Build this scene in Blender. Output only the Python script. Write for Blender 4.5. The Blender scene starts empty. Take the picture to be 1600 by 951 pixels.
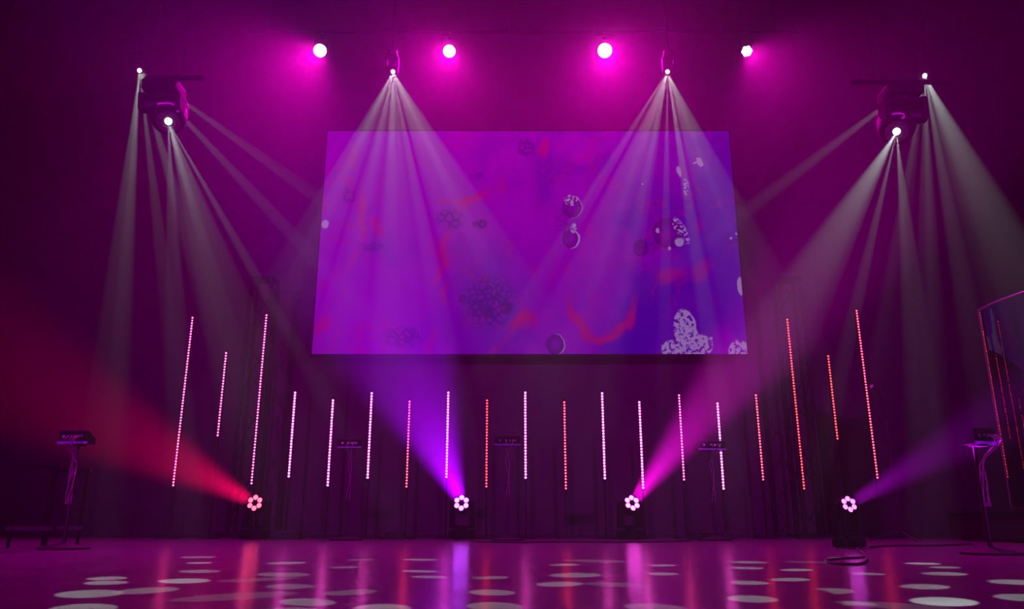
import bpy, bmesh, math, random
from mathutils import Vector, Matrix, Quaternion
R = math.radians
random.seed(7)
S = bpy.context.scene
COL = S.collection

# ------------------------------------------------------------------ camera
F = 1200.0                      # focal length in pixels of the 1600x951 frame
TH = math.atan(0.2807)          # pitch up
H = 0.20                        # camera height above the stage floor
cd = bpy.data.cameras.new('camera')
cd.sensor_width = 36.0
cd.lens = 36.0 * F / 1600.0
cd.clip_start = 0.02
cam = bpy.data.objects.new('camera', cd)
COL.objects.link(cam)
cam.location = (0, 0, H)
cam.rotation_euler = (math.pi / 2 + TH, 0, 0)
S.camera = cam

# ------------------------------------------------------------------ world: black, filled with thin stage haze
W = bpy.data.worlds.new('stage_haze')
S.world = W
W.use_nodes = True
nt = W.node_tree
nt.nodes.clear()
wo = nt.nodes.new('ShaderNodeOutputWorld')
bg = nt.nodes.new('ShaderNodeBackground')
bg.inputs[0].default_value = (0, 0, 0, 1)
bg.inputs[1].default_value = 0
sc = nt.nodes.new('ShaderNodeVolumeScatter')
sc.inputs['Color'].default_value = (1, 1, 1, 1)
sc.inputs['Density'].default_value = 0.0055
sc.inputs['Anisotropy'].default_value = 0.72
ab = nt.nodes.new('ShaderNodeVolumeAbsorption')
ab.inputs['Color'].default_value = (0, 0, 0, 1)
ab.inputs['Density'].default_value = 0.06
ad = nt.nodes.new('ShaderNodeAddShader')
nt.links.new(bg.outputs[0], wo.inputs['Surface'])
nt.links.new(sc.outputs[0], ad.inputs[0])
nt.links.new(ab.outputs[0], ad.inputs[1])
nt.links.new(ad.outputs[0], wo.inputs['Volume'])
W.cycles.volume_sampling = 'EQUIANGULAR'
W.cycles.sampling_method = 'NONE'

# ------------------------------------------------------------------ view and light transport
S.view_settings.view_transform = 'Standard'
S.view_settings.look = 'None'
S.view_settings.exposure = 0.0
S.view_settings.gamma = 1.0
S.view_settings.use_curve_mapping = False
S.cycles.use_adaptive_sampling = False
S.cycles.use_denoising = True
S.cycles.volume_bounces = 0
S.cycles.max_bounces = 3
S.cycles.diffuse_bounces = 1
S.cycles.glossy_bounces = 2
S.cycles.transmission_bounces = 3
S.cycles.transparent_max_bounces = 6
S.cycles.caustics_reflective = False
S.cycles.caustics_refractive = False
S.cycles.sample_clamp_indirect = 4.0

# strengths of the stage lamps (watts)
E_BEAM = 5600.0       # each ray of a white gobo fan
E_PAR = 3300.0       # magenta back lights
E_FILL = 5000.0      # added purple fill lamps, out of view above the audience
E_WASH = 20000.0      # floor moving wash lights

SCREEN_GAIN = 1.25
LED_GAIN = 30.0
LED_R = 0.0125


def P(px, py, Y):
    """world point seen at pixel (px,py) at depth Y"""
    u = (px - 800.0) / F
    v = -(py - 475.5) / F
    d = Vector((u, math.cos(TH) - v * math.sin(TH), math.sin(TH) + v * math.cos(TH)))
    return Vector((0, 0, H)) + d * (Y / d.y)


def PF(px, py):
    """floor point seen at pixel"""
    u = (px - 800.0) / F
    v = -(py - 475.5) / F
    d = Vector((u, math.cos(TH) - v * math.sin(TH), math.sin(TH) + v * math.cos(TH)))
    return Vector((0, 0, H)) + d * (-H / d.z)


# ------------------------------------------------------------------ materials
def mat(name, col, rough=0.5, metal=0.0, spec=0.5, noise=0.0, nscale=20.0, bump=0.0):
    m = bpy.data.materials.new(name)
    m.use_nodes = True
    t = m.node_tree
    b = t.nodes['Principled BSDF']
    b.inputs['Base Color'].default_value = (*col, 1)
    b.inputs['Roughness'].default_value = rough
    b.inputs['Metallic'].default_value = metal
    b.inputs['Specular IOR Level'].default_value = spec
    if noise or bump:
        tc = t.nodes.new('ShaderNodeTexCoord')
        n = t.nodes.new('ShaderNodeTexNoise')
        n.inputs['Scale'].default_value = nscale
        n.inputs['Detail'].default_value = 4
        t.links.new(tc.outputs['Object'], n.inputs['Vector'])
        if noise:
            r = t.nodes.new('ShaderNodeValToRGB')
            r.color_ramp.elements[0].color = (*[c * (1 - noise) for c in col], 1)
            r.color_ramp.elements[1].color = (*[c * (1 + noise) for c in col], 1)
            r.color_ramp.elements[0].position = .3
            r.color_ramp.elements[1].position = .7
            t.links.new(n.outputs['Fac'], r.inputs['Fac'])
            t.links.new(r.outputs[0], b.inputs['Base Color'])
        if bump:
            bp = t.nodes.new('ShaderNodeBump')
            bp.inputs['Strength'].default_value = bump
            bp.inputs['Distance'].default_value = 0.01
            t.links.new(n.outputs['Fac'], bp.inputs['Height'])
            t.links.new(bp.outputs[0], b.inputs['Normal'])
    return m


def emis(name, col, strength, sample=False):
    m = bpy.data.materials.new(name)
    m.use_nodes = True
    t = m.node_tree
    t.nodes.clear()
    o = t.nodes.new('ShaderNodeOutputMaterial')
    e = t.nodes.new('ShaderNodeEmission')
    e.inputs[0].default_value = (*col, 1)
    e.inputs[1].default_value = strength
    t.links.new(e.outputs[0], o.inputs[0])
    m.cycles.emission_sampling = 'FRONT' if sample else 'NONE'
    return m


M_black = mat('black_paint', (0.012, 0.012, 0.013), 0.6, spec=.25, noise=.3, nscale=30)
M_plastic = mat('black_plastic', (0.006, 0.006, 0.0065), 0.7, spec=.07, noise=.2, nscale=40)
M_steel = mat('dark_steel', (0.25, 0.25, 0.26), 0.35, metal=1.0, noise=.15, nscale=25)
M_alu = mat('brushed_aluminium', (0.5, 0.5, 0.52), 0.3, metal=1.0, noise=.1, nscale=25)
M_cable = mat('rubber_cable', (0.03, 0.03, 0.03), 0.35, noise=.2)
M_matte = mat('matte_black', (0.008, 0.008, 0.008), .9, spec=.05, noise=.1)
M_glint = mat('pale_glint', (.75, .72, .75), .4, noise=.05)  # pale colour imitating the glint on the large moving heads
M_drape = mat('dark_drape', (0.10, 0.09, 0.10), 0.9, noise=.08, nscale=6, bump=.1, spec=.1)
M_wall = mat('black_wall_paint', (0.012, 0.011, 0.012), 0.8, noise=.3, nscale=3, spec=.1)


# ------------------------------------------------------------------ mesh builder
class MB:
    def __init__(s):
        s.bm = bmesh.new()

    def _fin(s, vs, M):
        if M is not None:
            bmesh.ops.transform(s.bm, matrix=M, verts=vs)
        return s

    def box(s, c, size, M=None, bev=0.0):
        r = bmesh.ops.create_cube(s.bm, size=1.0)
        vs = r['verts']
        bmesh.ops.scale(s.bm, vec=Vector(size), verts=vs)
        if bev:
            es = list({e for v in vs for e in v.link_edges})
            rr = bmesh.ops.bevel(s.bm, geom=es, offset=bev, segments=2, profile=.6, affect='EDGES')
            vs = list({v for f in rr['faces'] for v in f.verts} | {v for v in vs if v.is_valid})
        bmesh.ops.translate(s.bm, vec=Vector(c), verts=vs)
        return s._fin(vs, M)

    def rod(s, a, b, r, r2=None, n=12, M=None, caps=True):
        a = Vector(a)
        b = Vector(b)
        d = b - a
        rr = bmesh.ops.create_cone(s.bm, cap_ends=caps, segments=n, radius1=r, radius2=r if r2 is None else r2, depth=d.length)
        q = d.to_track_quat('Z', 'Y').to_matrix().to_4x4()
        bmesh.ops.transform(s.bm, matrix=Matrix.Translation((a + b) / 2) @ q, verts=rr['verts'])
        return s._fin(rr['verts'], M)

    def lathe(s, prof, n=24, M=None):
        """profile of (r,z) round local Z"""
        rings = []
        for (r, z) in prof:
            rings.append([s.bm.verts.new((r * math.cos(2 * math.pi * k / n), r * math.sin(2 * math.pi * k / n), z)) for k in range(n)])
        for a, b in zip(rings, rings[1:]):
            for k in range(n):
                s.bm.faces.new((a[k], a[(k + 1) % n], b[(k + 1) % n], b[k]))
        for ring in (rings[0], rings[-1]):
            s.bm.faces.new(ring)
        vs = [v for ring in rings for v in ring]
        return s._fin(vs, M)

    def tube(s, pts, r, n=6):
        pts = [Vector(p) for p in pts]
        rings = []
        for i, p in enumerate(pts):
            d = (pts[min(i + 1, len(pts) - 1)] - pts[max(i - 1, 0)]).normalized()
            q = d.to_track_quat('Z', 'Y')
            rings.append([s.bm.verts.new(p + q @ Vector((r * math.cos(2 * math.pi * k / n), r * math.sin(2 * math.pi * k / n), 0))) for k in range(n)])
        for a, b in zip(rings, rings[1:]):
            for k in range(n):
                s.bm.faces.new((a[k], a[(k + 1) % n], b[(k + 1) % n], b[k]))
        s.bm.faces.new(rings[0])
        s.bm.faces.new(rings[-1])
        return s

    def prism(s, poly, z0, z1, M=None):
        """polygon in XY, extruded along Z"""
        a = [s.bm.verts.new((x, y, z0)) for x, y in poly]
        b = [s.bm.verts.new((x, y, z1)) for x, y in poly]
        n = len(poly)
        s.bm.faces.new(list(reversed(a)))
        s.bm.faces.new(b)
        for k in range(n):
            s.bm.faces.new((a[k], a[(k + 1) % n], b[(k + 1) % n], b[k]))
        return s._fin(a + b, M)

    def build_each(s, name, m, parent=None, smooth=False, **kw):
        """every loose piece becomes an object of its own"""
        left = set(s.bm.verts)
        out = []
        while left:
            v0 = next(v for v in s.bm.verts if v in left)
            seen = {v0}
            st = [v0]
            while st:
                v = st.pop()
                for e in v.link_edges:
                    w = e.other_vert(v)
                    if w not in seen:
                        seen.add(w)
                        st.append(w)
            left -= seen
            nb = MB()
            mp_ = {v: nb.bm.verts.new(v.co) for v in s.bm.verts if v in seen}
            for f in s.bm.faces:
                if f.verts[0] in seen:
                    nb.bm.faces.new([mp_[v] for v in f.verts])
            out.append(nb.build(name, m, parent, smooth, **kw))
        s.bm.free()
        return out

    def build(s, name, m, parent=None, smooth=False, **kw):
        bmesh.ops.recalc_face_normals(s.bm, faces=s.bm.faces)
        me = bpy.data.meshes.new(name)
        s.bm.to_mesh(me)
        s.bm.free()
        if smooth:
            for p in me.polygons:
                p.use_smooth = True
            try:
                me.set_sharp_from_angle(angle=R(40))
            except Exception:
                pass
        me.materials.append(m)
        o = bpy.data.objects.new(name, me)
        COL.objects.link(o)
        if parent is not None:
            o.parent = parent
        for k, v in kw.items():
            o[k] = v
        return o


def thing(name, label, cat, loc, rz=0.0, group=None):
    o = bpy.data.objects.new(name, None)
    o.empty_display_size = .1
    COL.objects.link(o)
    o.location = loc
    o.rotation_euler = (0, 0, rz)
    o['label'] = label
    o['category'] = cat
    if group:
        o['group'] = group
    return o


def struct(o):
    o['kind'] = 'structure'
    return o


def spot(name, loc, dirv, energy, col, half, blend, radius=0.01, parent=None):
    l = bpy.data.lights.new(name, 'SPOT')
    l.energy = energy
    l.color = col
    l.spot_size = 2 * half
    l.spot_blend = blend
    l.shadow_soft_size = radius
    o = bpy.data.objects.new(name, l)
    COL.objects.link(o)
    o.location = loc
    o.rotation_euler = Vector(dirv).to_track_quat('-Z', 'Y').to_euler()
    if parent is not None:
        o.parent = parent
    return o


# ------------------------------------------------------------------ the room
YB = 11.3     # back wall
XW = 8.6      # side walls
ZC = 9.0      # ceiling

fm = bpy.data.materials.new('glossy_stage_floor')
fm.use_nodes = True
t = fm.node_tree
b = t.nodes['Principled BSDF']
tc = t.nodes.new('ShaderNodeTexCoord')
n1 = t.nodes.new('ShaderNodeTexNoise')
n1.inputs['Scale'].default_value = 3.0
n1.inputs['Detail'].default_value = 6
rm = t.nodes.new('ShaderNodeMapRange')
rm.inputs['To Min'].default_value = .17
rm.inputs['To Max'].default_value = .26
t.links.new(tc.outputs['Object'], n1.inputs['Vector'])
t.links.new(n1.outputs['Fac'], rm.inputs['Value'])
t.links.new(rm.outputs[0], b.inputs['Roughness'])
cr = t.nodes.new('ShaderNodeValToRGB')
cr.color_ramp.elements[0].position = .3
cr.color_ramp.elements[1].position = .7
cr.color_ramp.elements[0].color = (0.10, 0.092, 0.10, 1)
cr.color_ramp.elements[1].color = (0.13, 0.12, 0.13, 1)
t.links.new(n1.outputs['Fac'], cr.inputs['Fac'])
t.links.new(cr.outputs[0], b.inputs['Base Color'])
b.inputs['Specular IOR Level'].default_value = .28
struct(MB().box((0, 4, -.06), (2 * XW, 15.4, .12)).build('floor', fm))
struct(MB().box((0, YB + .1, ZC / 2), (2 * XW + .4, .2, ZC)).build('wall_back', M_drape))
struct(MB().box((-XW - .1, 4, ZC / 2), (.2, 15.4, ZC)).build('wall_left', M_wall))
struct(MB().box((XW + .1, 4, ZC / 2), (.2, 15.4, ZC)).build('wall_right', M_wall))
struct(MB().box((0, 4, ZC + .1), (2 * XW + .4, 15.4, .2)).build('ceiling', M_wall))
struct(MB().box((0, -3.6, ZC / 2), (2 * XW + .4, .2, ZC)).build('wall_front', M_wall))


# ------------------------------------------------------------------ projection screen with flowing paint artwork
YS = 10.8
zb, zt = P(827, 553, YS).z, P(826, 205, YS).z
XC = 0.253
SW, SH = 6.25, zt - zb
ZM = (zb + zt) / 2


class NG:
    """small helper to write node maths"""
    def __init__(s, t):
        s.t = t

    def n(s, kind, **kw):
        x = s.t.nodes.new(kind)
        for k, v in kw.items():
            setattr(x, k, v)
        return x

    def put(s, sock, v):
        if isinstance(v, (int, float)):
            sock.default_value = v
        elif isinstance(v, tuple):
            sock.default_value = v
        else:
            s.t.links.new(v, sock)

    def m(s, op, a, b=None, c=None, clamp=False):
        x = s.n('ShaderNodeMath', operation=op, use_clamp=clamp)
        s.put(x.inputs[0], a)
        if b is not None:
            s.put(x.inputs[1], b)
        if c is not None:
            s.put(x.inputs[2], c)
        return x.outputs[0]

    def noise(s, vec, scale, detail=3, rough=.55, dist=0.0):
        x = s.n('ShaderNodeTexNoise')
        s.put(x.inputs['Vector'], vec)
        x.inputs['Scale'].default_value = scale
        x.inputs['Detail'].default_value = detail
        x.inputs['Roughness'].default_value = rough
        x.inputs['Distortion'].default_value = dist
        return x

    def ramp(s, v, a, b, lo=0.0, hi=1.0):
        x = s.n('ShaderNodeMapRange', interpolation_type='SMOOTHSTEP')
        s.put(x.inputs[0], v)
        x.inputs[1].default_value = a
        x.inputs[2].default_value = b
        x.inputs[3].default_value = lo
        x.inputs[4].default_value = hi
        return x.outputs[0]

    def mix(s, f, a, b):
        x = s.n('ShaderNodeMix', data_type='RGBA')
        s.put(x.inputs[0], f)
        s.put(x.inputs[6], a)
        s.put(x.inputs[7], b)
        return x.outputs[2]


def screen_material():
    m = bpy.data.materials.new('flowing_paint_picture')
    m.use_nodes = True
    t = m.node_tree
    t.nodes.clear()
    g = NG(t)
    tc = g.n('ShaderNodeTexCoord')
    obj = tc.outputs['Object']
    w = g.noise(obj, 1.6, 3)
    # warped coordinates for the soft paint shapes
    vs = g.n('ShaderNodeVectorMath', operation='SUBTRACT')
    t.links.new(w.outputs['Color'], vs.inputs[0])
    vs.inputs[1].default_value = (.5, .5, .5)
    vm = g.n('ShaderNodeVectorMath', operation='MULTIPLY_ADD')
    t.links.new(vs.outputs[0], vm.inputs[0])
    vm.inputs[1].default_value = (.55, .55, .55)
    t.links.new(obj, vm.inputs[2])
    sw = g.n('ShaderNodeSeparateXYZ')
    t.links.new(vm.outputs[0], sw.inputs[0])
    so = g.n('ShaderNodeSeparateXYZ')
    t.links.new(obj, so.inputs[0])
    # finely warped coordinates for the bubbles
    w2 = g.noise(obj, 9, 2)
    vs2 = g.n('ShaderNodeVectorMath', operation='SUBTRACT')
    t.links.new(w2.outputs['Color'], vs2.inputs[0])
    vs2.inputs[1].default_value = (.5, .5, .5)
    vm2 = g.n('ShaderNodeVectorMath', operation='MULTIPLY_ADD')
    t.links.new(vs2.outputs[0], vm2.inputs[0])
    vm2.inputs[1].default_value = (.05, .05, .05)
    t.links.new(obj, vm2.inputs[2])
    sf = g.n('ShaderNodeSeparateXYZ')
    t.links.new(vm2.outputs[0], sf.inputs[0])

    def loc(px, py):
        p = P(px, py, YS)
        return p.x - XC, p.z - ZM

    def dist(px, py, rx, ry, sep, ang=0.0):
        """normalised distance to an ellipse given in photograph pixels"""
        x, z = loc(px, py)
        k = 109.0
        kz = (zt - zb) / 348
        a = g.m('SUBTRACT', sep.outputs[0], x)
        c = g.m('SUBTRACT', sep.outputs[2], z)
        if ang:
            ca, sa = math.cos(ang), math.sin(ang)
            a2 = g.m('ADD', g.m('MULTIPLY', a, ca), g.m('MULTIPLY', c, sa))
            c = g.m('SUBTRACT', g.m('MULTIPLY', c, ca), g.m('MULTIPLY', a, sa))
            a = a2
        a = g.m('DIVIDE', a, rx / k)
        c = g.m('DIVIDE', c, ry * kz)
        return g.m('SQRT', g.m('ADD', g.m('MULTIPLY', a, a), g.m('MULTIPLY', c, c)))

    def acc(cur, f):
        return f if cur is None else g.m('MAXIMUM', cur, f)

    # ground colour: purple on the left drifting to violet blue on the right, in soft clouds
    cl = g.noise(vm.outputs[0], .55, 3).outputs['Fac']
    gx = g.ramp(so.outputs[0], -2.2, 3.2)
    f0 = g.m('ADD', g.m('MULTIPLY', gx, .75), g.ramp(cl, .42, .62, -.25, .45), clamp=True)
    col = g.mix(f0, (0.27, 0.0, 0.47, 1), (0.085, 0.0, 0.40, 1))
    for (px, py, rx, ry) in [(880, 380, 110, 130), (600, 460, 110, 70), (900, 230, 40, 30)]:
        col = g.mix(g.m('MULTIPLY', g.ramp(dist(px, py, rx, ry, sw), .4, 1.15, 1, 0), .7), col, (0.27, 0.0, 0.47, 1))
    for (px, py, rx, ry) in [(1060, 480, 70, 60), (1000, 505, 45, 60), (850, 270, 30, 70), (1000, 540, 80, 30), (1150, 250, 30, 60)]:
        col = g.mix(g.m('MULTIPLY', g.ramp(dist(px, py, rx, ry, sw), .3, 1.2, 1, 0), .6), col, (0.035, 0.0, 0.36, 1))
    # thin crimson veins
    vn = g.noise(vm.outputs[0], 1.25, 5, .6, .8).outputs['Fac']
    ve = g.ramp(g.m('ABSOLUTE', g.m('SUBTRACT', vn, .5)), .0, .035, 1, 0)
    ve = g.m('MULTIPLY', ve, g.ramp(g.noise(obj, .9, 2).outputs['Fac'], .45, .6))
    red = g.m('MULTIPLY', ve, .45)
    for (px, py, rx, ry, a, k) in [(742, 308, 36, 10, .5, 1), (690, 400, 8, 42, -.25, .9), (566, 335, 9, 46, .1, .9), (592, 350, 10, 22, .3, .8),
                                   (852, 232, 14, 22, -.2, 1), (815, 505, 28, 13, .5, 1), (700, 455, 8, 22, 0, .6), (1045, 425, 24, 16, 0, .7),
                                   (500, 508, 14, 14, 0, .8), (548, 250, 9, 22, 0, .5), (1095, 428, 22, 18, 0, .5), (785, 285, 6, 22, 0, .5),
                                   (665, 540, 8, 22, 0, .5), (1090, 350, 14, 10, 0, .3), (720, 310, 60, 4, 0, .6)]:
        red = acc(red, g.m('MULTIPLY', g.ramp(dist(px, py, rx, ry, sw, a), .35, 1.3, 1, 0), k))
    u = g.m('ABSOLUTE', g.m('SUBTRACT', dist(938, 455, 52, 64, sw), 1.0))
    u = g.m('MULTIPLY', g.ramp(u, .04, .2, 1, 0), g.ramp(so.outputs[2], loc(938, 495)[1], loc(938, 450)[1], 1, 0))
    red = acc(red, u)
    u = g.m('ABSOLUTE', g.m('SUBTRACT', dist(1010, 250, 98, 60, sw), 1.0))
    red = acc(red, g.m('MULTIPLY', g.ramp(u, .0, .15, .35, 0), g.ramp(so.outputs[0], loc(940, 300)[0], loc(1000, 300)[0], 1, 0)))
    col = g.mix(g.m('MULTIPLY', red, .72), col, (0.42, 0.0, 0.13, 1))
    # dark clusters of small bubbles
    vo = g.n('ShaderNodeTexVoronoi', feature='DISTANCE_TO_EDGE')
    t.links.new(vm2.outputs[0], vo.inputs['Vector'])
    vo.inputs['Scale'].default_value = 9
    cell = g.ramp(vo.outputs['Distance'], .02, .2, 1, .25)
    dk = None
    for (px, py, rx, ry, k) in [(765, 472, 48, 44, 1), (703, 342, 26, 18, .9), (752, 350, 12, 9, .9), (630, 526, 34, 17, .9), (582, 385, 28, 8, .7),
                                (822, 231, 17, 17, 1), (545, 305, 12, 16, .7), (745, 275, 12, 8, .7), (885, 345, 22, 30, .6), (1010, 385, 22, 14, .8), (1140, 375, 16, 12, .5)]:
        dk = acc(dk, g.m('MULTIPLY', g.ramp(dist(px, py, rx, ry, sf), .5, 1.2, 1, 0), k))
    dk = g.m('MULTIPLY', dk, cell)
    col = g.mix(g.m('MULTIPLY', dk, .8), col, (0.035, 0.0, 0.19, 1))
    # round dark bubbles
    rb = None
    for (px, py, r) in [(894, 324, 17), (892, 373, 15), (1043, 364, 25), (1001, 388, 13), (868, 538, 15), (753, 350, 7), (741, 350, 4), (790, 480, 10), (722, 466, 6), (765, 488, 8)]:
        d = dist(px, py, r, r, sf)
        rb = acc(rb, g.m('MULTIPLY', g.ramp(d, .93, 1.03, 1, 0), g.ramp(d, .1, 1, .35, .95)))
    col = g.mix(g.m('MULTIPLY', rb, .85), col, (0.06, 0.0, 0.17, 1))
    # pale froth, broken by dark specks
    sp = g.noise(obj, 16, 4, .65).outputs['Fac']
    sp2 = g.noise(obj, 22, 2, .5).outputs['Fac']
    fr = None
    for (px, py, rx, ry, a) in [(1069, 512, 18, 28, 0), (1090, 541, 25, 17, .3), (1050, 546, 17, 14, 0), (1074, 528, 19, 24, 0), (1156, 549, 18, 17, 0)]:
        fr = acc(fr, g.ramp(dist(px, py, rx, ry, sf, a), .92, 1.02, 1, 0))
    fr = g.m('MULTIPLY', fr, g.ramp(sp, .455, .48))
    for (px, py, rx, ry, a) in [(893, 313, 13, 9, 0), (1064, 360, 9, 24, .4), (896, 357, 6, 7, 0), (1072, 292, 5, 15, 0)]:
        fr = acc(fr, g.m('MULTIPLY', g.ramp(dist(px, py, rx, ry, sf, a), .9, 1.05, 1, 0), g.ramp(sp2, .5, .54)))
    for (px, py, rx, ry, a) in [(508, 350, 6, 7, 0), (1093, 253, 5, 8, .4), (1061, 268, 3.5, 9, .2), (1157, 447, 5.5, 14, 0), (1061, 378, 7, 6.5, 0), (1027, 360, 3, 4, 0),
                                (1086, 254, 4, 2, .3), (1046, 388, 2.5, 3, 0), (897, 352, 3, 3, 0), (1004, 287, 2, 2, 0), (1150, 365, 2, 2, 0), (1142, 372, 2.4, 2, 0), (1111, 528, 2, 2, 0)]:
        fr = acc(fr, g.ramp(dist(px, py, rx, ry, sf, a), .85, 1.1, 1, 0))
    # thin bright crescents on the rims of the bubbles
    for (px, py, r, w_) in [(894, 324, 17, 1.1), (892, 373, 15, 3.2), (868, 538, 15, 1.5), (1069, 512, 19, 3)]:
        a_ = g.ramp(dist(px, py, r, r * (1.45 if px == 1069 else 1), sf), .97, 1.03, 1, 0)
        b_ = g.ramp(dist(px - w_, py, r, r * (1.45 if px == 1069 else 1), sf), .97, 1.03, 0, 1)
        fr = acc(fr, g.m('MULTIPLY', a_, b_))
    col = g.mix(g.m('MULTIPLY', fr, .8), col, (0.42, 0.25, 0.62, 1))
    e = g.n('ShaderNodeEmission')
    t.links.new(col, e.inputs[0])
    e.inputs[1].default_value = SCREEN_GAIN
    o = g.n('ShaderNodeOutputMaterial')
    t.links.new(e.outputs[0], o.inputs[0])
    m.cycles.emission_sampling = 'FRONT'
    return m


scr = thing('projection_screen', 'large wide screen on the back wall showing purple and red flowing paint with bubbles', 'screen', (XC, YS, ZM))
b = MB()
b.box((0, .05, 0), (SW - .04, .06, SH - .04))
b.build('backing', M_black, scr)
b = MB()
for z in (-1, 1):
    b.box((0, .045, z * (SH / 2 + .012)), (SW + .05, .11, .024))
for x in (-1, 1):
    b.box((x * (SW / 2 + .012), .045, 0), (.024, .11, SH))
b.build('frame', M_black, scr)
me = bpy.data.meshes.new('screen_surface')
hx, hz = SW / 2, SH / 2
me.from_pydata([(-hx, 0, -hz), (hx, 0, -hz), (hx, 0, hz), (-hx, 0, hz), (-hx, .015, -hz), (hx, .015, -hz), (hx, .015, hz), (-hx, .015, hz)], [],
               [(0, 1, 2, 3), (7, 6, 5, 4), (0, 4, 5, 1), (3, 2, 6, 7), (0, 3, 7, 4), (1, 5, 6, 2)])
me.materials.append(screen_material())
so_ = bpy.data.objects.new('screen_surface', me)
COL.objects.link(so_)
so_.parent = scr
for x in (-1, 1):     # the arms that hold the screen on the wall
    MB().box((x * 2.2, (YB - YS) / 2 + .04, 0), (.1, YB - YS - .08, .1)).build('wall_bracket', M_black, scr)

# ------------------------------------------------------------------ truss towers either side of the screen
def truss_tower(px, label, top):
    c = P(px, 650, 10.6)
    T = thing('truss_tower', label, 'truss', (c.x, 10.6, 0))
    hw = .145
    MB().box((0, 0, .015), (.5, .5, .03), bev=.004).build('base_plate', M_black, T)
    ch = MB().rod((0, 0, .03), (0, 0, top), .024, n=10)
    first = ch.build('chord', M_truss, T)
    first.location = (-hw, -hw, 0)
    for x, y in ((hw, -hw), (-hw, hw), (hw, hw)):
        o = first.copy()
        COL.objects.link(o)
        o.parent = T
        o.location = (x, y, 0)
    step = .42
    br = MB().rod((-hw, 0, 0), (hw, 0, step), .009, n=8).build('brace', M_truss, T)
    k = 0
    z = .1
    fst = True
    while z + step < top:
        for s in range(4):
            o = br if fst else br.copy()
            if not fst:
                COL.objects.link(o)
                o.parent = T
            fst = False
            a = s * math.pi / 2
            o.location = (math.sin(a) * hw, -math.cos(a) * hw, z)
            o.rotation_euler = (0, 0, a + (math.pi if (k + s) % 2 else 0))
        z += step
        k += 1
    MB().box((0, 0, top + .012), (.34, .34, .024), bev=.004).build('top_plate', M_black, T)
    return T


M_truss = mat('dark_aluminium_truss', (0.035, 0.035, 0.04), 0.5, metal=1.0, noise=.15)
zt_ = P(1230, 438, 10.6).z
truss_tower(395, 'dark box truss tower standing left of the screen beside the tall pink light bar', zt_)
truss_tower(1250, 'dark box truss tower standing right of the screen beside the tall red light bar', zt_)

# ------------------------------------------------------------------ LED bars
YL = 9.0
WHITEPINK, PINK, ROSE, RED = 'whitepink', 'pink', 'rose', 'red'
LEDC = {WHITEPINK: (.8, .07, .5), PINK: (.8, .045, .24), ROSE: (.75, .026, .055), RED: (.6, .018, .022)}
LEDM = {k: emis('led_' + k, v, LED_GAIN, True) for k, v in LEDC.items()}
BARS = [
    (300, 494, 271, 760, PINK, 'tall pink light bar, outermost on the left'),
    (353, 549, 340, 682, PINK, 'short pink light bar raised high between the two tall bars on the left'),
    (416, 490, 393, 757, PINK, 'tall pink light bar directly above the red wash light'),
    (462, 611, 450, 746, WHITEPINK, 'short pale pink light bar, first to the right of the left tall bars'),
    (521, 623, 511, 760, WHITEPINK, 'lower hung pale pink light bar, second to the right of the left tall bars'),
    (579, 612, 576, 748, WHITEPINK, 'short pale pink light bar at the left rim of the violet beam'),
    (640, 625, 635, 762, ROSE, 'lower hung rose light bar with separate dots inside the violet beam'),
    (700, 611, 698, 747, WHITEPINK, 'pale pink light bar just above the violet wash light'),
    (761, 623, 760, 762, RED, 'red light bar just right of the violet wash light'),
    (820, 611, 822, 748, WHITEPINK, 'short whitish pink light bar right of the middle mixer stand'),
    (882, 626, 884, 765, ROSE, 'lower hung rose red light bar under the centre right of the screen'),
    (941, 612, 945, 749, WHITEPINK, 'whitish pink light bar left of the magenta wash light'),
    (998, 626, 1006, 764, WHITEPINK, 'pale pink light bar directly above the magenta wash light'),
    (1060, 615, 1070, 751, PINK, 'pink light bar standing in the magenta beam'),
    (1121, 628, 1131, 765, WHITEPINK, 'pale pink light bar cut in two by a mixer stand in front'),
    (1180, 615, 1194, 751, ROSE, 'short rose red light bar left of the right tall bars'),
    (1229, 497, 1258, 765, RED, 'tall red light bar beside the right truss tower'),
    (1293, 554, 1310, 687, RED, 'short red light bar raised high between the two tall bars on the right'),
    (1339, 483, 1371, 748, ROSE, 'tall rose red light bar, outermost on the right'),
]
for (x0, y0, x1, y1, c, lab) in BARS:
    mid = P((x0 + x1) / 2, (y0 + y1) / 2, YL)
    za, zb_ = P(x0, y0, YL).z, P(x1, y1, YL).z
    n = 60 if za - zb_ > 1.5 else 30
    T = thing('light_bar', lab, 'light bar', (mid.x, YL, 0), group='LED light bars across the back of the stage')
    MB().box((0, .019, (za + zb_) / 2), (.03, .026, za - zb_ + .04), bev=.003).build('housing', M_plastic, T)
    MB().rod((0, .05, .02), (0, .05, za - .1), .011, n=10).build('pole', M_black, T)
    MB().box((0, .05, .01), (.22, .22, .02), bev=.004).build('base_plate', M_black, T)
    b = MB()
    for z in (zb_ + .12, za - .12):
        b.box((0, .038, z), (.028, .03, .03))
    b.build_each('clip', M_black, T)
    b = MB()
    pitch = (za - zb_) / n
    rl = LED_R if c == WHITEPINK else LED_R * .84
    for k in range(n):
        z = zb_ + (k + .5) * pitch
        ring = [b.bm.verts.new((rl * math.cos(a), .004, z + rl * math.sin(a))) for a in [2 * math.pi * q / 6 for q in range(6)]]
        tip = b.bm.verts.new((0, -.004, z))
        for q in range(6):
            b.bm.faces.new((ring[q], ring[(q + 1) % 6], tip))
    b.build('led_row', LEDM[c], T, kind='stuff')

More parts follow.
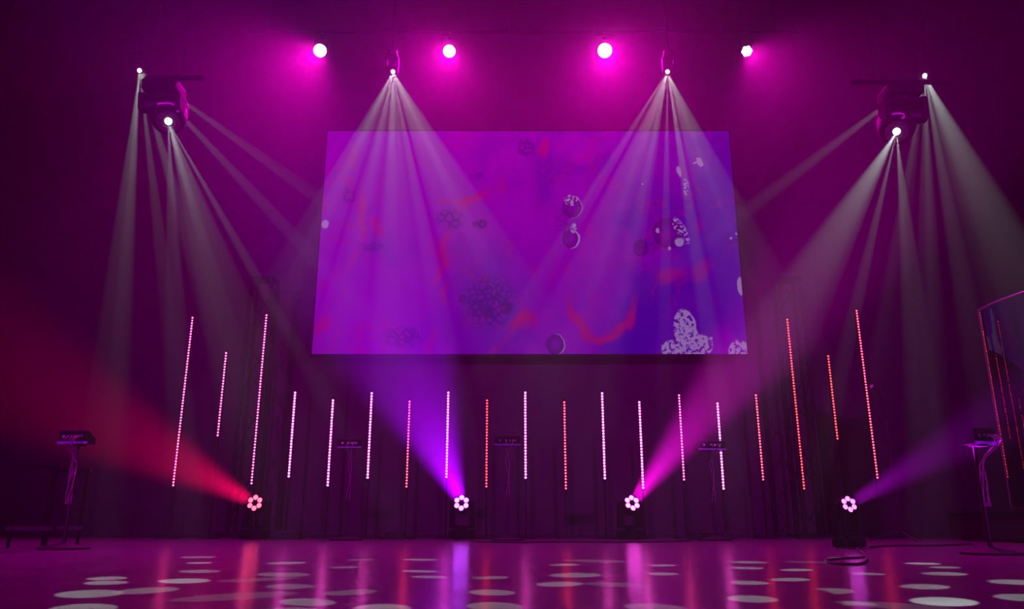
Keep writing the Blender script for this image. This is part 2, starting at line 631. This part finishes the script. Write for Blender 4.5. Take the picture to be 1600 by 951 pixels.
# ------------------------------------------------------------------ hanging pipes
def pipe(name, x0, x1, y, z, label, rods):
    T = thing(name, label, 'pipe', ((x0 + x1) / 2, y, z))
    cx = (x0 + x1) / 2
    MB().rod((x0 - cx, 0, 0), (x1 - cx, 0, 0), .024, n=14).build('tube', M_matte, T, smooth=True)
    for x in rods:
        MB().rod((x - cx, 0, .02), (x - cx, 0, ZC - z), .004, n=6).build('drop_cable', M_matte, T)
    return T


Z_par = P(800, 79, 9).z + .30
pipe('lighting_pipe', -3.6, 3.9, 9.1, Z_par + .06, 'long black pipe above the four magenta back lights', (-3.3, 0, 3.6))
Z_fan = P(614, 112, 8).z + .26
pl = P(1449, 128, 6)
pr0, pr1 = P(1385, 128, 6).x, P(1484, 128, 6).x
pipe('lighting_pipe', pr0 - .3, pr1, 6, pl.z, 'short black pipe above the right large moving head, lit from behind', (pr0 - .1, pr1 - .12))
q0, q1 = P(232, 98, 6).x, P(322, 98, 6).x
zl = pl.z + .04
pipe('lighting_pipe', q0, q1, 6, zl, 'short black pipe above the left large moving head', (P(240, 80, 6).x, P(289, 80, 6).x))


# ------------------------------------------------------------------ moving heads
def frame_to(d):
    return Vector(d).to_track_quat('Z', 'Y').to_matrix().to_4x4()


def ring_boxes(b, r, n, size, z, M):
    for k in range(n):
        a = 2 * math.pi * k / n
        b.box((0, 0, 0), size, M @ Matrix.Translation((0, 0, z)) @ Matrix.Rotation(a, 4, 'Z') @ Matrix.Translation((r, 0, 0)))


def moving_head(name, label, cat, lens_p, aim, s, zpipe, lens_col, lens_gain, group=None, floor=False, wash=False, ring_r=.08, yaw=None, pipe_y=None):
    """lens_p: world position of the front lens; aim: direction of the light"""
    aim = Vector(aim).normalized()
    L = .42 * s if not wash else .20 * s
    pivot = lens_p - aim * (L * .52)
    if yaw is None:
        yaw = math.atan2(aim.y, aim.x) + math.pi / 2
    root_z = 0.0 if floor else zpipe
    ry = pivot.y if pipe_y is None else pipe_y
    T = thing(name, label, cat, (pivot.x, ry, root_z), 0, group)
    c = pivot - Vector((pivot.x, ry, root_z))          # pivot in root coordinates
    Rz = Matrix.Translation((0, c.y if pipe_y is None else 0, 0)) @ Matrix.Rotation(yaw, 4, 'Z')
    hw = .16 * s if not wash else .125 * s
    M = Matrix.Translation(c) @ frame_to(aim)
    sgn = 1 if floor else -1
    hgt = abs(c.z)
    # base
    bh = .10 * s
    bz = bh / 2 + .008 if floor else -(.03 + bh / 2)
    MB().box((0, 0, bz), (.30 * s, .24 * s, bh), Rz, bev=.018 * s).build('base', M_plastic, T, smooth=False)
    if floor:
        b = MB()
        for x in (-.11, .11):
            for y in (-.08, .08):
                b.rod((x * s, y * s, 0), (x * s, y * s, .012), .014 * s, n=10, M=Rz)
        b.build_each('foot', M_cable, T)
    else:
        b = MB()
        for x in (-.08 * s, .08 * s):
            b.box((x, 0, -.012), (.035, .062, .05), Rz)
            b.rod((x, -.03, -.02), (x, -.055, -.03), .008, n=8, M=Rz)
        b.build('clamp', M_black, T)
    # yoke : cross piece and two tapering arms
    yz = bz + sgn * (bh / 2 + .018 * s)
    MB().rod((0, 0, bz + sgn * bh / 2), (0, 0, yz), .06 * s, n=18, M=Rz).build('pan_bearing', M_black, T)
    ext = hgt - abs(yz) + .055 * s
    b = MB()
    b.box((0, 0, yz + sgn * .018 * s), (2 * hw + .05 * s, .12 * s, .036 * s), Rz, bev=.008 * s)
    for x in (-1, 1):
        poly = [(-.075 * s, 0), (.075 * s, 0), (.062 * s, ext * .55), (.05 * s, ext * .93), (.02 * s, ext), (-.02 * s, ext), (-.05 * s, ext * .93), (-.062 * s, ext * .55)]
        # polygon (y, z) extruded along x
        A = Rz @ Matrix.Translation((x * (hw + .0 * s), 0, yz)) @ Matrix(((0, 0, 1, 0), (1, 0, 0, 0), (0, sgn, 0, 0), (0, 0, 0, 1)))
        b.prism(poly, -.024 * s, .024 * s, A)
    b.build('yoke', M_plastic, T)
    # head body
    if wash:
        r = ring_r
        MB().lathe([(r * .55, -L * .52), (r * .95, -L * .40), (r * 1.12, -L * .05), (r * 1.16, L * .42), (r * 1.16, L * .50), (r * 1.05, L * .50)], 28, M).build('head', M_plastic, T, smooth=True)
        b = MB()
        b.rod((-hw + .01, 0, c.z), (hw - .01, 0, c.z), .018 * s, n=10, M=Rz)
        b.build('tilt_axle', M_black, T)
        MB().lathe([(.001, L * .502), (r * .2, L * .512), (r * .3, L * .506), (r * .3, L * .50), (.001, L * .5)], 18, M).build('center_lens', M_plastic, T, smooth=True)
        lr = r * .315
        lm = emis('lens_glow', lens_col, lens_gain)
        first = None
        for k in range(6):
            a = 2 * math.pi * (k + .5) / 6
            MM = M @ Matrix.Translation((r * .70 * math.cos(a), r * .70 * math.sin(a), 0))
            b = MB()
            b.lathe([(lr, L * .5), (lr * .92, L * .5 + lr * .16), (lr * .6, L * .5 + lr * .34), (.001, L * .5 + lr * .42)], 16, MM)
            b.build('lens', lm, T, smooth=True)
    else:
        r = .15 * s
        prof = [(.55 * r, -L * .52), (.86 * r, -L * .48), (1.02 * r, -L * .36), (1.08 * r, -L * .05), (1.04 * r, L * .22), (.92 * r, L * .40), (.62 * r, L * .47), (.58 * r, L * .50), (.36 * r, L * .50), (.36 * r, L * .44)]
        b = MB()
        b.lathe(prof, 28, M)
        b.build('head', M_plastic, T, smooth=True)
        b = MB()
        b.rod((-hw + .01, 0, c.z), (hw - .01, 0, c.z), .045 * s, n=16, M=Rz)
        b.build('tilt_axle', M_black, T)
        b = MB()     # cooling fins round the back of the head
        for z in (-.34, -.27, -.20, -.13):
            b.lathe([(1.05 * r, L * z - .006 * s), (1.14 * r, L * z - .004 * s), (1.14 * r, L * z + .004 * s), (1.05 * r, L * z + .006 * s)], 28, M)
        b.build_each('cooling_fin', M_black, T)
        MB().lathe([(.60 * r, L * .49), (.63 * r, L * .53), (.50 * r, L * .545), (.36 * r, L * .53), (.36 * r, L * .49)], 28, M).build('lens_ring', M_steel, T, smooth=True)
        lr = (.20 if s > .8 else .33) * r
        MB().lathe([(lr, L * .44), (lr, L * .50), (lr * .7, L * .515), (.001, L * .525)], 20, M).build('lens', emis('lens_glow', lens_col, lens_gain), T, smooth=True)
        if s > .8:
            # pale strip standing in for the highlight on the head's rim
            up = M.to_3x3().inverted() @ Vector((0, 0, 1))
            a0 = math.atan2(up.y, up.x)
            pts = [Vector((m * r * math.cos(a0 + q), m * r * math.sin(a0 + q), L * z)) for q, z, m in ((.75, .34, .99), (.6, .37, .98), (.3, .38, .97), (0, .38, .97), (-.3, .38, .97), (-.55, .39, .96), (-.62, .43, .88), (-.5, .465, .74))]
            b = MB()
            b.tube([M @ p for p in pts], .009 * s, 8)
            b.build('glint_strip', M_glint, T, label='pale curved strip painted as a highlight')
    return T, c, aim


RAYC = (.84, 1.0, .94)
LAMPS = {
    'A': dict(p=P(218, 110, 8), px=(218, 110), s=.42, sl=[-.085, .1, .29, .5, .95, 1.39], lab='small white fan light on the far left, behind the left large moving head'),
    'B': dict(p=P(614, 112, 8), px=(614, 112), s=.42, sl=[-.47, -.22, 0, .17, .47], lab='small white fan light above the left half of the screen'),
    'C': dict(p=P(1043, 112, 8), px=(1043, 112), s=.42, sl=[-.63, -.37, -.19, -.03, .18, .38], lab='small white fan light above the right half of the screen'),
    'D': dict(p=P(1445, 118, 8), px=(1445, 118), s=.42, sl=[.46, .2, .02, -.17, -.9, -1.3], lab='small white fan light on the far right, behind the right large moving head'),
    'E': dict(p=P(263, 190, 6), px=(263, 190), s=1.0, sl=[.05, .3, .58], lab='large black moving head hanging at the upper left, its white lens lit'),
    'F': dict(p=P(1401, 206, 6), px=(1401, 206), s=1.0, sl=[-.58, -.22, .08], lab='large black moving head hanging at the upper right under the short pipe'),
}
ELL = [(338, 870, 65), (353, 879, 48), (448, 879, 75), (565, 874, 50), (657, 874, 60), (330, 892, 75), (442, 897, 95), (522, 886, 45), (174, 903, 65),
       (187, 910, 60), (288, 907, 95), (455, 916, 90), (655, 892, 60), (671, 901, 60), (140, 927, 120), (230, 922, 110), (350, 931, 140), (562, 925, 70),
       (637, 931, 80), (480, 940, 100), (115, 950, 85), (775, 902, 60), (780, 925, 90), (869, 882, 56), (925, 876, 90), (900, 898, 100), (835, 912, 90),
       (1057, 883, 55), (1072, 896, 50), (1170, 878, 70), (1132, 887, 65), (1145, 910, 75), (1135, 935, 60), (1270, 878, 65), (1235, 905, 70), (1245, 890, 60),
       (1275, 923, 70), (1430, 880, 65), (1380, 896, 60), (1440, 916, 70), (1530, 909, 97), (1482, 896, 80), (1515, 886, 50), (1490, 939, 120), (1330, 946, 100),
       (1425, 946, 120), (1600, 933, 40), (930, 913, 85), (1310, 871, 30), (1025, 949, 70), (815, 947, 60), (400, 905, 90), (560, 950, 110), (700, 948, 90)]
BEAMS = {k: [] for k in LAMPS}
cap = {}
for (x, y, w) in ELL:
    best = None
    for k, L in LAMPS.items():
        s = (x - L['px'][0]) / (y - L['px'][1])
        for j, t_ in enumerate(L['sl']):
            if cap.get((k, j), 0) >= 5:
                continue
            d = abs(s - t_) + .008 * cap.get((k, j), 0)
            if best is None or d < best[0]:
                best = (d, k, j)
    _, k, j = best
    cap[(k, j)] = cap.get((k, j), 0) + 1
    lx, ly = LAMPS[k]['px']
    s_ = (x - lx) / (y - ly)
    t_ = LAMPS[k]['sl'][j]
    s_ = t_ + max(-.02, min(.02, s_ - t_))
    q = PF(lx + s_ * (y - ly), y)
    p = LAMPS[k]['p']
    zc = q.y * math.cos(TH) - H * math.sin(TH)
    rad = w * .42 / F * zc
    BEAMS[k].append((q - p, rad / (q - p).length, .65 if k in 'EF' else 1.0))
rr = random.Random(3)
for k, L in LAMPS.items():                      # rays whose pools fall outside the picture
    for j, t_ in enumerate(L['sl']):
        n = cap.get((k, j), 0)
        for m_ in range(max(0, 2 - n)):
            yt = rr.uniform(960, 1120)
            q = PF(L['px'][0] + (t_ + rr.uniform(-.02, .02)) * (yt - L['px'][1]), yt)
            BEAMS[k].append((q - L['p'], rr.uniform(.013, .019), .5 if k in 'EF' else .8))
for k, L in LAMPS.items():
    av = Vector((0, 0, 0))
    for d, _, _ in BEAMS[k]:
        av += d.normalized()
    av.normalize()
    L['aim'] = av
    if L['s'] == 1.0:
        av = (PF(L['px'][0] + (-25 if k == 'E' else 30), 905) - L['p']).normalized()
    big = L['s'] == 1.0
    zp = (zl if k == 'E' else pl.z) - .038 if big else Z_fan
    T, c, aim = moving_head('moving_head' if big else 'fan_light', L['lab'], 'stage light', L['p'], av, L['s'], zp, (.92, 1, .96), 14.0 if big else 40.0,
                            'large moving heads hanging in front' if big else 'small white fan lights', yaw=0.0,
                            pipe_y=6.0 if big else 8.0)
    base = L['p'] - Vector(T.location)
    if not big:
        MB().rod((0, 0, -.03), (0, 0, ZC - T.location.z), .014, n=10).build('drop_tube', M_matte, T, smooth=True)
    for (d, ha, e) in BEAMS[k]:
        spot('ray_light', base + d.normalized() * .03 * L['s'] + d.normalized() * .01, d, E_BEAM * e, RAYC, ha, .25, .004, T)

# ------------------------------------------------------------------ floor wash lights
WASH = [
    (398, 785, 8.6, .083, (150, 650, 6.3), (1, 0, .10), (1, .065, .12), 10, 10, 1.05, 'moving wash light on the stage floor glowing red, farthest left'),
    (721, 785, 8.6, .083, (628, 560, 6.8), (.42, 0, 1), (.5, .06, 1), 22, 15, 1.9, 'moving wash light on the stage floor throwing a violet beam upward'),
    (988, 785, 8.6, .083, (1140, 590, 7.0), (1, 0, .78), (1, .07, .8), 20, 10, 2.7, 'moving wash light on the stage floor throwing a magenta beam to the upper right'),
    (1327, 787, 5.9, .058, (1525, 672, 4.95), (.62, 0, .85), (.8, .07, .9), 12, 9.5, .62, 'small moving wash light nearest the camera on the right, purple beam'),
]
for (px, py, Y, rg, tg, col, lc, lg, ha, e, lab) in WASH:
    p = P(px, py, Y)
    d = P(*tg) - p
    face = (d.normalized() + (cam.location - p).normalized() * .55).normalized() if px != 721 else (d.normalized() + (cam.location - p).normalized() * 1.2).normalized()
    T, c, aim = moving_head('wash_light', lab, 'stage light', p, face, rg / .083 * .9, 0, lc, lg, 'moving wash lights on the stage floor', floor=True, wash=True, ring_r=rg)
    spot('wash_beam', p - Vector(T.location) + face * .03, d, E_WASH * e, col, R(ha), .7, rg * .8, T)

# ------------------------------------------------------------------ magenta back lights
def back_light(px, py, Y, tgt, r, e, label, petals=False):
    p = P(px, py, Y)
    aimc = (cam.location + Vector((0, 0, .6)) - p).normalized()
    T = thing('back_light', label, 'stage light', (p.x, 9.1, Z_par), 0, 'round magenta back lights')
    c = p - Vector(T.location)
    M = Matrix.Translation(c) @ frame_to(aimc)
    MB().lathe([(r * .5, -.20), (r * .9, -.17), (r * 1.1, -.10), (r * 1.14, .0), (r * 1.14, .02), (r * 1.02, .02), (r * 1.02, .0)], 28, M).build('can', M_plastic, T, smooth=True)
    b = MB()
    cb = c - aimc * .07
    for x in (-1, 1):
        b.box((cb.x + x * (r * 1.14 + .012), cb.y, cb.z / 2 - .01), (.006, .04, abs(cb.z) + .02))
    b.box((cb.x, cb.y, -.012), (2 * r * 1.14 + .03, .04, .006))
    b.build('bracket', M_black, T)
    MB().box((cb.x, 0, 0), (.04, .07, .07)).build('clamp', M_black, T)
    lm = emis('lens_glow', (1, .62, .95), 26)
    if petals:
        for k in range(7):
            a = 2 * math.pi * k / 6
            R0 = 0 if k == 6 else r * .66
            b = MB()
            b.lathe([(r * .36, .004), (r * .34, .016), (r * .2, .026), (.001, .03)], 14, M @ Matrix.Translation((R0 * math.cos(a), R0 * math.sin(a), 0)))
            b.build('lens', lm, T, smooth=True)
    else:
        MB().lathe([(r * .98, .004), (r * .9, .018), (r * .5, .034), (.001, .04)], 24, M).build('lens', lm, T, smooth=True)
    spot('back_beam', c + aimc * .06, tgt, E_PAR * e, (1, 0, .66), R(43), 1.0, r, T)
    return T


back_light(500, 79, 9, (-.62, -1, -1.7), .085, 1.5, 'round magenta back light, farthest left of the four')
back_light(702, 80, 9, (-.25, -1, -1.8), .082, .75, 'round magenta back light above the screen, just right of the left fan light')
back_light(945, 79, 9, (.08, -1, -1.8), .095, .95, 'largest round magenta back light, just left of the right fan light')
back_light(1167, 80, 9, (.55, -1, -1.7), .068, .75, 'small flower-shaped magenta back light, farthest right of the four', True)


# ------------------------------------------------------------------ unseen purple fill lamps, added to lift the back wall and lower stage
for x in (-3.2, 3.2):
    p = Vector((x * 1.7, -1.2, 3.1))
    T = thing('fill_light', 'added unseen fill light above the audience, ' + ('left' if x < 0 else 'right') + ' of the two', 'stage light', tuple(p))
    d = Vector((x * .4, 10.5, 3.0)) - p
    M = frame_to(d)
    MB().lathe([(.05, -.26), (.09, -.22), (.10, -.02), (.10, .02), (.09, .02), (.09, -.01)], 24, M).build('can', M_plastic, T, smooth=True)
    MB().lathe([(.088, -.008), (.06, .0), (.001, .006)], 24, M).build('lens', emis('lens_glow', (.7, 0, 1), 3), T, smooth=True)
    MB().rod((0, 0, .1), (0, 0, ZC - p.z), .012, n=8).build('drop_tube', M_black, T)
    spot('fill_beam', d.normalized() * .05, d, E_FILL, (.9, 0, 1), R(36), 1, .08, T)

# ------------------------------------------------------------------ personal mixers on straight stands
def mixer_stand(px, py, Y, label, w=.30, yaw=0.0, cables=4, s=1.0):
    c = P(px, py, Y)
    T = thing('mixer_stand', label, 'mixer stand', (c.x, Y, 0), yaw, 'small mixers on straight stands')
    z = c.z
    MB().lathe([(.17, 0), (.17, .012), (.10, .028), (.03, .04), (.02, .045)], 24).build('round_base', M_black, T, smooth=True)
    MB().rod((0, 0, .03), (0, 0, z * .55), .014, n=12).build('lower_tube', M_steel2, T, smooth=True)
    MB().rod((0, 0, z * .52), (0, 0, z - .05), .009, n=12).build('upper_tube', M_steel2, T, smooth=True)
    MB().rod((0, 0, z * .50), (0, 0, z * .56), .02, n=12).build('clutch', M_black, T)
    MB().box((0, -.03, z - .05), (w * .5, .07, .012)).build('tray', M_black, T)
    # wedge shaped case: rear panel faces the audience
    A = Matrix(((0, 0, 1, 0), (1, 0, 0, 0), (0, 1, 0, 0), (0, 0, 0, 1)))
    poly = [(-.085, z - .042), (.02, z - .042), (.02, z + .0), (-.085, z + .048)]
    MB().prism(poly, -w / 2, w / 2, A).build('case', M_plastic, T)
    MB().box((0, -.087, z - .037), (w * 1.02, .008, .016)).build('bumper', M_blue, T, label='violet blue lower edge strip')
    MB().box((0, -.087, z + .050), (w * .98, .012, .006)).build('rear_lip', M_steel2, T)
    for k, x in enumerate((-.30, -.05, .10, .22, .30)):
        b = MB()
        b.rod((x * w, -.085, z + .006), (x * w, -.095, z + .006), .011, n=12)
        b.build('jack_socket', M_steel, T)
        if k in (1, 3, 4):
            b = MB()
            b.rod((x * w, -.095, z + .006), (x * w, -.13, z + .004), .007, n=10)
            b.build('plug', M_alu, T)
    for k in range(cables):
        x = (-.05, .22, .30, .10)[k % 4] * w
        ph = k * 1.7
        pts = [(x, -.13, z + .004), (x * .9, -.16, z - .02), (x * .6, -.15, z - .06), (x * .3, -.06, z - .12)]
        zz = z - .12
        while zz > z * .45:
            zz -= .05
            pts.append((.02 * math.cos(ph + zz * 9), -.028 + .012 * math.sin(ph + zz * 9), zz))
        b = MB()
        b.tube(pts, .004, 6)
        b.build('cable', M_shinycable, T, smooth=True)
    return T


M_steel2 = mat('black_steel_tube', (0.03, 0.03, 0.033), 0.45, metal=.6, noise=.1)
M_blue = mat('blue_violet_rubber', (0.18, 0.16, 0.45), 0.4, noise=.1)
M_shinycable = mat('glossy_cable', (0.25, 0.22, 0.25), 0.25, noise=.1)
mixer_stand(125, 685, 5.75, 'small mixer on a straight stand at the far left, catching red light on its cables', .22, -.05)
mixer_stand(793, 690, 8.2, 'small dim mixer on a stand at centre stage, between two light bars', .27, 0, 2)
mixer_stand(1108, 697, 8.2, 'small dim mixer on a stand in front of the divided light bar', .29, .1, 2)
mixer_stand(549, 694, 8.3, 'small dim mixer on a stand at left centre, barely visible behind the glow', .25, 0, 2)
mixer_stand(1520, 684, 4.9, 'small mixer on a straight stand beside the clear shield, cables lit magenta', .17, .3)

# ------------------------------------------------------------------ clear drum shield on a riser at the right
def glass_mat():
    m = bpy.data.materials.new('clear_acrylic')
    m.use_nodes = True
    t = m.node_tree
    t.nodes.clear()
    o = t.nodes.new('ShaderNodeOutputMaterial')
    mx = t.nodes.new('ShaderNodeMixShader')
    tr = t.nodes.new('ShaderNodeBsdfTransparent')
    gl = t.nodes.new('ShaderNodeBsdfGlossy')
    fr = t.nodes.new('ShaderNodeFresnel')
    tr.inputs[0].default_value = (.93, .93, .95, 1)
    gl.inputs['Roughness'].default_value = 0.0
    fr.inputs[0].default_value = 2.1
    t.links.new(fr.outputs[0], mx.inputs[0])
    t.links.new(tr.outputs[0], mx.inputs[1])
    t.links.new(gl.outputs[0], mx.inputs[2])
    t.links.new(mx.outputs[0], o.inputs[0])
    return m


rz_ = .29
RS = thing('drum_riser', 'low black platform at the right edge under the clear shield', 'platform', (6.2, 7.0, 0))
MB().box((0, 0, .145), (3.1, 3.0, .25), bev=.01).build('deck', M_black, RS)
MB().box((0, 0, .28), (3.14, 3.04, .02)).build('deck_edge', M_steel2, RS)
b = MB()
for x in (-1.45, 0, 1.45):
    for y in (-1.4, 1.4):
        b.rod((x, y, 0), (x, y, .03), .04, n=12)
b.build_each('foot', M_black, RS)

EP = P(1555, 640, 7.5)              # left edge of the shield
PH = R(8)
RR_ = 1.7
CX, CY = EP.x + RR_ * math.cos(PH), EP.y - RR_ * math.sin(PH)
ztop = .2 + .272 * 7.5
SHD = thing('drum_shield', 'tall clear curved acrylic shield with reflections of red light bars, on the riser', 'shield', (CX - RR_, CY, rz_), 0)
off = Vector((CX - RR_, CY, rz_))
N = 26
a0_, a1_ = 8.0, -50.0
b = MB()
rows = []
for i in range(N + 1):
    a = R(a0_ + (a1_ - a0_) * i / N)
    col_ = []
    for rad in (RR_, RR_ - .006):
        x, y = CX - rad * math.cos(a), CY + rad * math.sin(a)
        for z in (rz_ + .02, ztop):
            col_.append(b.bm.verts.new(Vector((x, y, z)) - off))
    rows.append(col_)
for u_, v_ in zip(rows, rows[1:]):
    b.bm.faces.new((u_[0], v_[0], v_[1], u_[1]))
    b.bm.faces.new((u_[2], u_[3], v_[3], v_[2]))
    b.bm.faces.new((u_[1], v_[1], v_[3], u_[3]))
    b.bm.faces.new((u_[0], u_[2], v_[2], v_[0]))
b.bm.faces.new((rows[0][0], rows[0][1], rows[0][3], rows[0][2]))
b.bm.faces.new((rows[-1][0], rows[-1][2], rows[-1][3], rows[-1][1]))
b.build('panel', glass_mat(), SHD, smooth=True)
arc = [Vector((CX - (RR_ - .003) * math.cos(R(a0_ + (a1_ - a0_) * i / N)), CY + (RR_ - .003) * math.sin(R(a0_ + (a1_ - a0_) * i / N)), 0)) - off for i in range(N + 1)]
MB().tube([p + Vector((0, 0, ztop)) for p in arc], .012, 6).build('top_edge', mat('frosted_acrylic_edge', (.22, .2, .26), .35, noise=.1), SHD, smooth=True)
MB().tube([p + Vector((0, 0, rz_ + .014)) for p in arc], .014, 6).build('bottom_rail', M_steel2, SHD, smooth=True)
MB().rod(arc[0] + Vector((0, 0, rz_)), arc[0] + Vector((0, 0, ztop)), .011, n=8).build('side_edge', bpy.data.materials['frosted_acrylic_edge'], SHD, smooth=True)

# ------------------------------------------------------------------ microphone stand behind the right light bar
mp = P(1398, 760, 8.0)
T = thing('microphone_stand', 'black microphone stand with a bent boom right of the outermost red light bar', 'mic stand', (mp.x, 8.0, 0))
zt2 = P(1392, 650, 8.0).z
b = MB()
for k in range(3):
    a = k * 2 * math.pi / 3 + .5
    b.rod((0, 0, .09), (.3 * math.cos(a), .3 * math.sin(a), .012), .009, n=8)
b.build_each('leg', M_steel2, T)
MB().rod((0, 0, .05), (0, 0, zt2), .011, n=10).build('pole', M_steel2, T, smooth=True)
e1 = P(1373, 612, 7.9) - Vector(T.location)
MB().tube([(.03, 0, zt2 - .1), (0, 0, zt2), (e1.x * .6, e1.y * .6, (zt2 + e1.z * 1.4) / 2.4 + .03), tuple(e1)], .007, 8).build('boom', M_steel2, T, smooth=True)
MB().rod(e1, e1 + Vector((-.09, -.05, .05)), .012, .022, n=12).build('microphone', M_steel, T, smooth=True)

# ------------------------------------------------------------------ dark keyboard stand at the far left
k0, k1 = P(44, 827, 6.3), P(100, 827, 6.3)
kc = (k0 + k1) / 2
T = thing('frame_stand', 'dark low frame stand with horizontal bars at the far left edge', 'stand', (kc.x, 6.3, 0))
wk = (k1 - k0).length
zk = P(70, 735, 6.3).z
for y in (-.22, .22):
    for x in (-1, 1):
        MB().box((x * wk * .5, y, zk / 2), (.018, .018, zk)).build('leg', M_matte, T)
for z, n_ in ((P(70, 828, 6.3).z, 'lower_bar'), (zk, 'upper_bar')):
    for y in (-.22, .22):
        MB().box((0, y, z + .015), (wk + .06, .034, .03)).build(n_, M_steel2 if n_ == 'lower_bar' else M_matte, T)

# ------------------------------------------------------------------ cables and small boxes on the floor
def cable(label, pts, r=.006):
    z = r
    P0 = Vector((pts[0][0], pts[0][1], 0))
    # smooth the polyline
    v = [Vector((x, y, z)) for x, y in pts]
    for _ in range(3):
        nv = [v[0]]
        for p, q in zip(v, v[1:]):
            nv += [p.lerp(q, .25), p.lerp(q, .75)]
        nv.append(v[-1])
        v = nv
    b = MB()
    b.tube([p - P0 for p in v], r, 6)
    o = b.build('power_cable', M_cable, None, smooth=True)
    o.location = P0
    o['label'] = label
    o['category'] = 'cable'
    return o


def px2(*l):
    return [tuple(PF(x, y)[:2]) for x, y in l]


cable('black cable looping on the floor around the nearest wash light', px2((1338, 858), (1352, 868), (1357, 878), (1340, 884), (1300, 882), (1286, 877), (1310, 874), (1350, 872)), .006)
cable('long black cable running right from the nearest wash light', px2((1360, 856), (1400, 853), (1450, 854), (1520, 851)), .008)
cable('thin black cable lying between the violet and magenta wash lights', px2((735, 846), (800, 849), (880, 847), (985, 848), (1080, 846)), .008)


def stage_box(px, py, w, label):
    p = PF(px, py)
    T = thing('floor_box', label, 'stage box', (p.x, p.y, 0))
    MB().box((0, 0, .04), (w, .18, .08), bev=.008).build('case', M_black, T)
    MB().box((0, 0, .084), (w * .7, .1, .008)).build('top_panel', M_steel2, T)
    for x in (-.3, 0, .3):
        MB().rod((x * w, -.09, .045), (x * w, -.105, .045), .014, n=12).build('socket', M_steel2, T)
    return T


stage_box(447, 842, .32, 'low black connection box on the floor just right of the red wash light')
stage_box(1110, 843, .42, 'low black connection box on the floor right of the magenta wash light')
stage_box(612, 842, .28, 'low black connection box on the floor between the red and violet wash lights')
